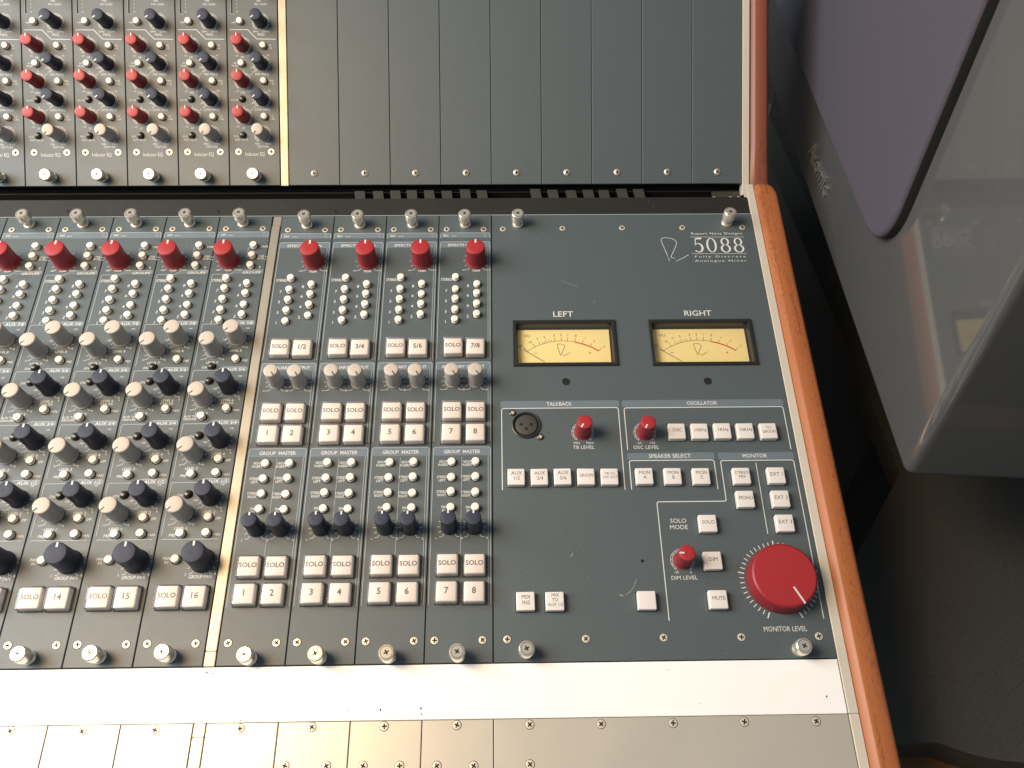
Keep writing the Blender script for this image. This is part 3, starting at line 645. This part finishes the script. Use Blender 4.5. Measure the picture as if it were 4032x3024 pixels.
# meters
def meter(rect, label):
    x0, x1, y0, y1 = rect; w, h = x1-x0, y1-y0; cx, cy = (x0+x1)/2, (y0+y1)/2
    def ringpts(ins, z): return [(-w/2+ins, -h/2+ins, z), (w/2-ins, -h/2+ins, z), (w/2-ins, h/2-ins, z), (-w/2+ins, h/2-ins, z)]
    rings = [ringpts(0, 0), ringpts(0, BZ-.4), ringpts(.4, BZ), ringpts(2.3, BZ), ringpts(2.9, BZ-1.0), ringpts(3.2, -8)]
    vs = [p for r in rings for p in r]; fs = [(4*j+k, 4*j+(k+1) % 4, 4*j+4+(k+1) % 4, 4*j+4+k) for j in range(5) for k in range(4)]
    b = part('meter_bezel', new_mesh('meter_bezel', vs, fs, 'pin'), mas, (cx, cy, 0)); b['label'] = label
    g = Geo(); g.poly([(-w/2+3.6, -h/2+2.2), (w/2-4.2, -h/2+2.2), (w/2-4.2, h/2-4.6), (-w/2+3.6, h/2-4.6)], -5.6); part('scale_card', g.mesh('scale_card', 'yellow'), b)
    g = Geo(); g.box(-w/2+3.0, w/2-3.0, -h/2+2, h/2-3, -7.9, -6.4); part('meter_well', g.mesh('meter_well', 'tray'), b)
    k = w/75.0; z = -5.5; g = Geo()
    R = 44*k; oy = -h/2+17.6*k-R+.0   # arc centre far below the window
    oy = h*.5-14.0*k-R
    def pt(a, r): t = math.radians(a); return (r*math.sin(t)-1.0*k, oy+r*math.cos(t))
    A0, A1, Az = -36.5, 36.5, 11.5
    g.path([pt(a, R) for a in np.linspace(A0, Az, 24)], .3, z); g.path([pt(a, R-.3) for a in np.linspace(Az, A1, 14)], .95, z, mi=1)
    for a, s in ((A0, '20'), (-27.5, '10'), (-22, '7'), (-15.6, '5'), (-7.2, '3'), (-1.2, '2'), (4.6, '1'), (Az, '0')):
        g.path([pt(a, R), pt(a, R+(3.0 if s != '20' else 4.2)*k)], .3, z); put_text(g, s, *pt(a-(1.5 if s in ('20', '10') else 0), R+(5.2 if s != '20' else 6.4)*k), 1.9*k, z=z, rz=-math.radians(a)*.7)
    for a in (-19.6, -17.4, -13, -10.8): g.path([pt(a, R), pt(a, R+2.0*k)], .25, z)
    for a, s in ((18.8, '1'), (27.0, '2'), (A1, '3')):
        g.path([pt(a, R), pt(a, R+3.0*k)], .32, z, mi=1); put_text(g, s, *pt(a+1, R+5.2*k), 1.9*k, z=z, mi=1, rz=-math.radians(a)*.7)
    put_text(g, 'VU', -w/2+10.5*k, h/2-9.6*k, 2.2*k, z=z, space=.12)
    px, py = pt(30, R-5.2*k); put_text(g, '+', px, py, 3.0*k, z=z, mi=1)
    px, py = pt(-31, R-4.6*k); g.path([(px-1.3, py), (px+1.3, py)], .3, z)
    signature(g, 0, oy+R-7.6*k, 10.2*k, .35, z)
    part('scale_print', g.mesh('scale_print', ['ink', 'redink']), b)
    g = Geo(); e = pt(A0-2, R+3.0*k); g.path([e, (e[0]+15.5*k, e[1]-10.8*k)], .4, -5.0); part('needle', g.mesh('needle', 'brown'), b)
    g = Geo(); g.poly([(-w/2+3.05, -h/2+3.05), (w/2-3.05, -h/2+3.05), (w/2-3.05, h/2-3.05), (-w/2+3.05, h/2-3.05)], -1.6); part('window', g.mesh('window', 'glass'), b)
meter(MR[0], 'yellow level meter under the word LEFT'); meter(MR[1], 'yellow level meter under the word RIGHT')
ih = lathe([(3.0, .05), (2.85, .25), (2.5, .2), (2.4, .04), (1.2, .05)], 24, ['strip', 'hole'], [0, 0, 1, 1, 1], name='indicator_hole')
for p in ((607, 1332), (1635, 1328)): part('indicator_hole', ih, mas, (*m1(*p), 0))
part('small_hole', lathe([(1.1, .03), (1.0, .06), (.5, .06)], 16, 'hole', name='small_hole'), mas, (*m3(928, 308), 0))
# printed blocks
def frame_line(pts, w, z, mi=0):
    gl = Geo(); gl.path(pts, w, z, mi=mi); part('frame_line', gl.mesh('frame_line', PR), mas)
def hband(f, tl, tr, yb, text, tp, lw=None):
    a = f(*tl); b = f(*tr); yt = (a[1]+b[1])/2; ybb = f((tl[0]+tr[0])/2, yb)[1]
    gb = Geo(); gb.poly(rounded([(a[0], ybb), (a[0], yt), (b[0], yt), (b[0], ybb)], 1.8), .05, 2); part('header_band', gb.mesh('header_band', PR), mas); word(text, f(*tp)[0], (yt+ybb)/2, 2.7, lw, bold=1)
    return a[0], b[0], ybb
def hframe(xa, xb, yt, ybl, ybr): frame_line(rounded([(xa, ybl), (xa, yt), (xb, yt), (xb, ybr)], 1.8), .6, .09, mi=0)
xa, xb, yb = hband(m2, (115, 130), (878, 125), 170, 'TALKBACK', (495, 153), m2(577, 153)[0]-m2(413, 153)[0]); hframe(xa+.8, xb-.8, yb-.6, m2(127, 705)[1], m2(918, 702)[1])
xa, xb, yb = hband(m2, (897, 125), (1935, 117), 165, 'OSCILLATOR', (1415, 148), m2(1514, 148)[0]-m2(1318, 148)[0]); hframe(xa+1.2, xb-.8, yb-.6, m2(932, 445)[1], m2(1985, 440)[1])
xa, xb, yb = hband(m2, (930, 465), (1493, 460), 505, 'SPEAKER SELECT', (1208, 490), m2(1344, 490)[0]-m2(1072, 490)[0]); hframe(xa+1.2, xb-.8, yb-.8, m2(955, 700)[1], m2(1515, 698)[1])
xa, xb, yb = hband(m2, (1515, 462), (2003, 457), 505, 'MONITOR', (1755, 487), m2(1835, 487)[0]-m2(1675, 487)[0])
ue = m2(1125, 785)[0]; vb = m2(1340, 778)[1]; um = xa+1.3
frame_line(rounded([(ue, m3(1085, 655)[1]), (ue, vb), (um, vb), (um, yb-.8), (xb-.8, yb-.8), (xb-.8, m3(1978, 642)[1])], 1.5), .6, .09, mi=0)
ud = (m2(1762, 528)[0]+m3(1657, 150)[0])/2; frame_line([(ud, m2(1762, 528)[1]), (ud, m3(1657, 150)[1])], .5, .09)
# connector
cx, cy = m2(282, 287)
xl = part('talkback_socket', lathe([(10.2, .05), (10.2, .9), (9.6, 1.2), (9.1, 1.1), (8.9, .25), (7.6, .25), (7.5, .9), (7.2, 1.0)], 40, ['pin', 'hole', 'pinface'], [0, 0, 0, 1, 1, 2, 2, 2], name='talkback_socket'), mas, (cx, cy, 0))
for dx, dy in ((-3.6, .3), (3.6, .3), (0, -2.9)): part('pin_hole', lathe([(1.25, .98), (1.2, 1.04), (.5, 1.04)], 14, 'hole', name='pin_hole'), xl, (dx, dy, 0))
bs = lathe([(2.6, .02), (2.5, .5), (1.9, .9), (1.0, .95)], 18, 'pin', name='screw')
for p in ((193, 207), (372, 362)):
    o = part('screw', bs, mas, (*m2(*p), 0)); g = Geo(); cross(g, 2.4, .98, 0); part('cross_slot', g.mesh('cross_slot', 'screw'), o)
# knobs
for cp, ang, lab, pl, l1, l2 in (((m2, 660, 262), 212, 'TB LEVEL', (m2, 653, 428), 'MIN', 'MAX'), ((m2, 1070, 265), 207, 'OSC LEVEL', (m2, 1057, 428), '-10', '+20'), ((m3, 1190, 260), 270, 'DIM LEVEL', (m3, 1177, 405), '-30', '0')):
    x, y = cp[0](cp[1], cp[2], 17); knob(mas, x, y, 'red', 5.5, 17, ang, .35, 1.0, 'level_knob'); gs = Geo(); ring_scale(gs, x, y, 6.5); part('knob_scale', gs.mesh('knob_scale', PR), mas)
    word(lab, x, pl[0](pl[1], pl[2])[1], 2.5, bold=0); yy = pl[0](pl[1], pl[2]-(28 if pl[0] is m2 else 32))[1]; word(l1, x-4.6, yy, 1.7); word(l2, x+4.6, yy, 1.7)
HB = 13.0
bx, by = m3(1757, 388, HB)
def big_knob(x, y):
    r = 20.6
    body = lathe([(r*1.03, .2), (r*1.03, 1.0), (r*1.0, HB-2.2), (r*.985, HB-1.0), (r*.955, HB-.35), (r*.92, HB-.02)], 96, 'red', name='monitor_knob', smooth=25)
    cap = lathe([(r*.92, -.02), (r*.6, .03), (r*.2, .04)], 96, 'redcap', name='cap')
    o = part('monitor_knob', body, mas, (x, y, 0), -math.radians(152)); o['label'] = 'large red monitor level knob'; part('cap', cap, o, (0, 0, HB))
    g = Geo(); g.box(-.55, .55, r*.42, r*.98, -1.0, .1); part('pointer', g.mesh('pointer', 'print'), o, (0, 0, HB))
    A = np.linspace(-155, 155, 41)
    gs = Geo()
    for k, a in enumerate(A): scale_ticks(gs, x, y, r*1.08, r*(1.27 if k % 10 == 0 else 1.22), [a], .8 if k % 10 == 0 else .55)
    part('knob_scale', gs.mesh('knob_scale', PR), mas)
big_knob(bx, by)
word('MONITOR LEVEL', *m3(1757, 702), 3.0, m3(1883, 702)[0]-m3(1630, 702)[0]); word('SOLO', *m2(1262, 902), 2.9); word('MODE', *m2(1266, 943), 2.9)
# square keys
for f, a, b, ln, cap in ((m2, 1255, 322, ['OSC'], 2.4), (m2, 1402, 322, ['100Hz'], 2.3), (m2, 1549, 320, ['1KHz'], 2.3), (m2, 1696, 320, ['10KHz'], 2.3), (m2, 1846, 320, ['TO', 'GROUPS'], 1.9),
                      (m2, 217, 617, ['AUX', '1/2'], 2.4), (m2, 367, 617, ['AUX', '3/4'], 2.4), (m2, 517, 615, ['AUX', '5/6'], 2.4), (m2, 668, 615, ['GROUPS'], 2.0), (m2, 820, 615, ['TB TO', 'OSC OUT'], 1.7),
                      (m2, 1045, 612, ['MON', 'A'], 2.2), (m2, 1228, 612, ['MON', 'B'], 2.2), (m2, 1412, 612, ['MON', 'C'], 2.2), (m2, 1673, 610, ['STEREO', 'MIX'], 1.9), (m2, 1697, 760, ['MONO'], 2.4),
                      (m2, 1897, 607, ['EXT 1'], 2.4), (m2, 1925, 758, ['EXT 2'], 2.4), (m2, 1953, 915, ['EXT 3'], 2.4), (m2, 1455, 917, ['SOLO'], 2.2),
                      (m3, 1338, 304, ['DIM'], 2.3), (m3, 1370, 530, ['MUTE'], 2.2), (m3, 955, 535, None, 2), (m3, 250, 540, ['MIX', 'INS'], 2.3), (m3, 420, 540, ['MIX', 'TO', 'AUX 1/2'], 1.9)):
    x, y = f(a, b, 4.4); wd = [min(9.6, sum(GLY[c] for c in s)*cap/GLY['cap']) for s in ln] if ln else None
    key_button(mas, x, y, ln, cap=cap, width=wd)
# scratches
g = Geo(); g.path([m3(830, 505), m3(858, 485), m3(880, 455), m3(895, 412)], .22, .06); g.path([m3(795, 503), m3(815, 512)], .5, .06); g.path([m3(512, 285), m3(525, 262)], .3, .06)
g.path([m1(570, 600), m1(620, 620), m1(690, 640)], .15, .06); g.path([m1(805, 760), m1(818, 742)], .2, .06); part('scratches', g.mesh('scratches', 'line'), mas)

# ================================================================== upper modules
EO = -168.04-6.99-41.99
def E_(x, y, h=0.0): u, v = upper(.52*x, .52*y, h); return u-EO, v
EQL = ['beside the upper metal divider', 'second from the upper metal divider', 'third from the upper metal divider', 'fourth from the upper metal divider', 'fifth from the upper metal divider', 'cut by the left frame edge']
for k in range(6):
    w = 41.99
    t = thing('equaliser_module', f'slate equaliser module with red, navy and grey knobs, {EQL[k]}', 'mixer module', at_upper(EO-k*w), 'equaliser modules on the upper panel')
    plate(t, w, 205); g = Geo()
    for p in ((1808, 1150), (2055, 1150)): screw(t, *E_(*p), 2.75)
    thumb(t, *E_(1910, 1312, 12), h=12); put_text(g, 'Inductor EQ', *E_(1932, 1167), 2.9, 16.2)
    XL, XR = 12.4, 27.9
    def kn(p, col, ang, left):
        x, y = E_(*p, 16.5); x = XL if left else XR
        knob(t, x, y, col, 5.0, 16.5, ang, .4, .9, 'equaliser_knob'); ring_scale(g, x, y, 5.9, a=145); return x, y
    def bt(p, lines, side, col='white'):
        x, y = E_(*p, 4); button(t, x, y, col, 2.5 if col == 'white' else 2.35, 3.8 if col == 'white' else 3.2)
        for j, s in enumerate(lines): put_text(g, s, x+side*(3.6+.55*max(len(q) for q in lines)), y-.6+((len(lines)-1)/2-j)*2.1, 1.55, bold=0)
    x, y = XR, E_(1938, 105, 16.5)[1]+27.0; knob(t, x, y, 'navy', 5.0, 16.5, 235, .4, .9, 'equaliser_knob'); ring_scale(g, x, y, 5.9)
    put_text(g, '6', x-5.5, y-8, 1.6); put_text(g, '0dB', x-1.5, y-9.6, 1.6); put_text(g, '66', x+6.5, y-8, 1.6); put_text(g, 'MIC GAIN', x, y-12.6, 1.6)
    kn((1938, 105), 'navy', 235, False); y = E_(1950, 238)[1]; put_text(g, '20Hz', XR-4.3, y, 1.5); put_text(g, '250Hz', XR+4.0, y, 1.5); put_text(g, 'FREQ', XR, y-2.5, 1.7)
    bt((1808, 150), ['HPF'], -1)
    g.path([E_(1738, 225), E_(1875, 225), E_(1945, 295), E_(2088, 297)], .5, .09)
    for p, s, v0, v1 in (((1783, 290), 'HF', '-15', '+15'), ((1788, 565), 'MID', '-15', '+15'), ((1795, 840), 'LF', '-15', '+15')):
        x, y = kn(p, 'red', 0, True); put_text(g, s, x, y-9.2, 1.6); put_text(g, v0, x-4.8, y-8.0, 1.5); put_text(g, v1, x+4.8, y-8.0, 1.5); put_text(g, '0', x+.5, y+8.2, 1.5)
    for p, s, n1, n2, n3 in (((1940, 430), 'MID FREQ', '330', '200', '4K'), ((1945, 705), 'LOW FREQ', '60', '35', '100')):
        x, y = kn(p, 'navy', 228, False); put_text(g, s, x+.4, y-8.4, 1.75); put_text(g, n1, x-7.6, y-3.0, 1.3); put_text(g, n2, x-5.8, y-6.2, 1.3); put_text(g, n3, x+5.8, y+7.0, 1.3)
        g.path([(x-7.2, y-7.4), (x-9.6, y-9.4)], .25, .09)
    bt((1985, 335), ['8K', '16K'], 1); bt((1820, 470), ['HF', 'PEAK'], -1); bt((1990, 605), ['MID', 'HI Q'], 1); bt((1825, 740), ['EQ IN'], -1, 'dome'); bt((1995, 875), ['LF', 'PEAK'], 1); bt((1830, 1015), ['SILK'], -1, 'dome')
    x, y = kn((1952, 975), 'grey', 215, False); put_text(g, 'MIN', x-4.6, y-7.9, 1.5); put_text(g, 'MAX', x+4.6, y-7.9, 1.5); put_text(g, 'TEXTURE', x, y-10.2, 1.6); put_text(g, 'RED / BLUE', *E_(1830, 1057), 1.5)
    a, b = E_(1755, 100), E_(1755, -150); mg = Geo(); mg.box(a[0]-.5, a[0]+.5, a[1], b[1], .01, .06); part('meter_slot', mg.mesh('meter_slot', 'hole'), t)
    g.path([(a[0]-.9, b[1]), (a[0]-.9, a[1]-.6), (a[0]+2.5, a[1]-.9)], .25, .09, mi=1)
    for j, s in enumerate(('10', '7', '4', '2', '0')): put_text(g, s, a[0]+4.2, a[1]+1.2+j*3.1, 1.3)
    finish_print(t, g)
BLN = ['first blank panel right of the upper metal divider', 'second blank panel right of the upper metal divider', 'third blank panel right of the upper metal divider', 'fourth blank panel, left of the middle one', 'middle one of the nine blank panels', 'sixth blank panel, right of the middle one', 'third blank panel from the upper wooden cheek', 'second blank panel from the upper wooden cheek', 'last blank panel, beside the upper wooden cheek']
for k in range(9):
    t = thing('blank_panel', f'plain slate {BLN[k]}', 'blank panel', at_upper(-168.04+42*k), 'blank panels on the upper console'); plate(t, 42.0, 205, gap=.2)
    x, y = upper(1236, 682, 1); screw(t, x+168.04, y, 2.7, True); x, y = 21.0, 197.0; screw(t, x, y, 2.7, True)
ub = boxpart('upper_tray', 'tray', UL, 215, .5, 230, -16, -3.2, up=True, bev=0)

# ================================================================== front panels below the rail
FT = math.radians(0.0)
def front_panel(u0, u1, label, pxs, pxs2=()):
    t = thing('front_panel', label, 'metal panel', at_deck(u0, STRIP_V), 'aluminium panels below the white rail')
    w = u1-u0; g = Geo(); part('panel_sheet', plate(t, w, 0.0, 'panel_sheet', 'fader', .25, 2.0, -108).data, t); bpy.data.objects.remove(t.children[0])
    for p in list(pxs)+list(pxs2):
        u, v = deck(*p); screw(t, u-u0, v-STRIP_V, 2.5)
    return t
c0 = -168-T1
front_panel(c0-P2, c0, 'bright aluminium panel left of the front divider', [(610, 2875)])
front_panel(c0-2*P2, c0-P2, 'bright aluminium panel second from the front divider, leftwards', [(323, 2880)])
front_panel(c0-3*P2, c0-2*P2, 'bright aluminium panel third from the front divider, leftwards', [(40, 2879)])
front_panel(c0-4*P2, c0-3*P2, 'bright aluminium panel corner at the lower left frame edge', [])
for i, (p, q) in enumerate((((945, 2869), ()), ((1228, 2863), ((1121, 3016), (1285, 3016))), ((1513, 2860), ((1429, 3016), (1573, 3016))), ((1799, 2855), ((1720, 3016), (1865, 3016))))):
    front_panel(-168+42*i, -126+42*i, ['cream aluminium panel right of the front divider', 'aluminium panel below the group keys 3 and 4', 'aluminium panel under the third group module', 'aluminium panel beside the wide beige panel'][i], [p], q)
front_panel(0, 210, 'wide beige aluminium panel below the meter section', [(2086, 2853), (2367, 2851), (2650, 2847), (2931, 2842), (3214, 2840)], [(2087, 3010)])
boxpart('divider_trim', 'fader', c0+.5, -168.5, STRIP_V-7.6, STRIP_V-.2, -6, .05); boxpart('divider_trim', 'fader', c0+.5, -168.5, -140, STRIP_V-8.0, -6, .05)

# ================================================================== loudspeaker beside the console
R15 = np.array(Matrix.Rotation(SLOPE, 3, 'X'))
def w2(p): return R15 @ np.array(p)                       # deck mm -> world-oriented mm (origin at the deck corner)
CW = w2(CP)
def wray(x, y): return R15 @ ray(x, y)
YAW = math.radians(4.0)
e1 = np.array([math.sin(YAW), math.cos(YAW), 0])         # along the face, away from the viewer
e3 = np.array([math.cos(YAW), -math.sin(YAW), 0])        # into the cabinet
V0 = w2((262.8, 105.4, 30.4))
def onA(x, y):
    d = wray(x, y); t = ((V0-CW)@e3)/(d@e3); p = CW+t*d-V0; return float(-p@e1), float(p[2])
spk_m = Matrix.Translation(Vector(V0)*MM+Vector((0, 0, Z0))) @ Matrix([[-e1[0], 0, -e3[0], 0], [-e1[1], 0, -e3[1], 0], [0, 1, 0, 0], [0, 0, 0, 1]])
# local frame: x along the face (towards the viewer), y up, z out of the face towards the console
spk = thing('loudspeaker', 'gloss black loudspeaker cabinet with a purple grey cloth grille beside the console', 'loudspeaker', spk_m)
DP, LN, HT = 300, 620, 420
bm = bmesh.new(); bmesh.ops.create_cube(bm, size=1)
for v in bm.verts: v.co = Vector((0 if v.co.x > 0 else -LN, HT if v.co.y > 0 else 0, 0 if v.co.z > 0 else -DP))*MM
bmesh.ops.bevel(bm, geom=list(bm.edges), offset=7.0*MM, segments=5, affect='EDGES', profile=.5)
me = bpy.data.meshes.new('cabinet'); bm.to_mesh(me); bm.free(); me.materials.append(M['cabinet']); me.polygons.foreach_set('use_smooth', [True]*len(me.polygons)); me.set_sharp_from_angle(angle=math.radians(60))
part('cabinet', me, spk)
gx0, gy0 = onA(3600, 800)[0], onA(3400, 770)[1]
GH = 9.0
outl = rounded([(40-LN, gy0), (gx0, gy0), (gx0, HT-35), (40-LN, HT-35)], 42, True, 10)
def offs(pts, d):
    n = len(pts); out = []
    for k in range(n):
        a = np.array(pts[k-1]); b = np.array(pts[(k+1) % n]); t = b-a; t /= np.linalg.norm(t)+1e-9; out.append((pts[k][0]-t[1]*d, pts[k][1]+t[0]*d))
    return out
lv = [(outl, 0), (outl, GH-3), (offs(outl, .9), GH-1.1), (offs(outl, 2.6), GH-.2), (offs(outl, 4.2), GH)]
vs, fs, ii = [], [], []; n = len(outl)
for P_, z in lv: vs += [(p[0], p[1], z) for p in P_]
for j in range(len(lv)-1):
    for k in range(n): fs.append((j*n+k, j*n+(k+1) % n, (j+1)*n+(k+1) % n, (j+1)*n+k)); ii.append(0 if j else 1)
fs.append(tuple((len(lv)-1)*n+k for k in range(n))); ii.append(0)
part('grille', new_mesh('grille', vs, fs, ['grille', 'black'], ii, 40), spk)
# embossed script name under the grille
g = Geo(); pa = onA(3195, 575); pb = onA(3262, 745)
ln = pb[0]-pa[0]; mx, my = (pa[0]+pb[0])/2, (pa[1]+pb[1])/2
put_text(g, 'Atomic', mx, my, ln*.22, ln, 0, bold=1, shear=.25)
bm = bmesh.new()
for f in g.f:
    try: bm.faces.new([bm.verts.new(Vector(g.v[q])*MM) for q in f])
    except ValueError: pass
bmesh.ops.remove_doubles(bm, verts=bm.verts, dist=1e-6)
ex = bmesh.ops.extrude_face_region(bm, geom=list(bm.faces)); bmesh.ops.translate(bm, vec=(0, 0, 1.5*MM), verts=[v for v in ex['geom'] if isinstance(v, bmesh.types.BMVert)])
me = bpy.data.meshes.new('name_badge'); bm.to_mesh(me); bm.free(); me.materials.append(M['badge']); part('name_badge', me, spk, (0, 0, .05))

# stand under the loudspeaker: a black top board with a worn front edge, on a pedestal
ZS = -60.0
def onS(x, y, z=ZS):
    d = wray(x, y); t = (z-CW[2])/d[2]; p = CW+t*d; return float(p[0]), float(p[1])
st = thing('speaker_stand', 'black board stand with a worn front edge under the loudspeaker', 'stand', Matrix.Translation((.42, .35, 0)))
lft = [onS(3545, 1860), onS(3372, 2190)]; dl = np.array(lft[1])-np.array(lft[0])
edge = [onS(*p) for p in ((3560, 2932), (3620, 2926), (3685, 2922), (3735, 2938), (3790, 2958), (3860, 2978), (3930, 2992), (4032, 3002), (4200, 3010), (4500, 3015))]
x_l = lft[1][0]
pts = [(lft[0][0], 800), (lft[0][0], lft[0][1]), tuple(np.array(lft[0])+dl*1.0), (edge[0][0]-25, edge[0][1])]+edge+[(760, edge[-1][1]), (760, 800)]
vs = [(x-420, y-350, ZS+Z0/MM-.3) for x, y in pts]+[(x-420, y-350, ZS+Z0/MM-22) for x, y in pts]; n = len(pts)
bm = bmesh.new(); bv = [bm.verts.new(Vector(v)*MM) for v in vs]
bm.faces.new(bv[:n]); bm.faces.new(bv[n:][::-1])
for k in range(n): bm.faces.new([bv[k], bv[n+k], bv[n+(k+1) % n], bv[(k+1) % n]])
bmesh.ops.recalc_face_normals(bm, faces=bm.faces); bmesh.ops.triangulate(bm, faces=bm.faces[:2])
me = bpy.data.meshes.new('top_board'); bm.to_mesh(me); bm.free(); me.materials.append(M['stand']); part('top_board', me, st)
g = Geo(); hh = ZS+Z0/MM-22
g.box(-50, 200, -60, 300, 0, hh); part('pedestal', g.mesh('pedestal', 'black'), st)
g = Geo(); g.box(-60, 220, -120, 420, hh+21.8, V0[2]+Z0/MM-.2); part('riser', g.mesh('riser', 'black'), st)

ex, ey = edge[2]
g = Geo(); g.box(edge[0][0]-420-45, 340, edge[-1][1]-350-45, edge[2][1]-350+90, hh-26, hh-2); part('lower_board', g.mesh('lower_board', 'shelf'), st)
# floor far below
g = Geo(); g.add([(-3000, -3000, 0), (3000, -3000, 0), (3000, 3000, 0), (-3000, 3000, 0)], [(0, 1, 2, 3)])
fl = bpy.data.objects.new('floor', g.mesh('floor', 'floor')); COL.objects.link(fl); fl['kind'] = 'structure'; fl['label'] = 'dark wooden floor below the console'
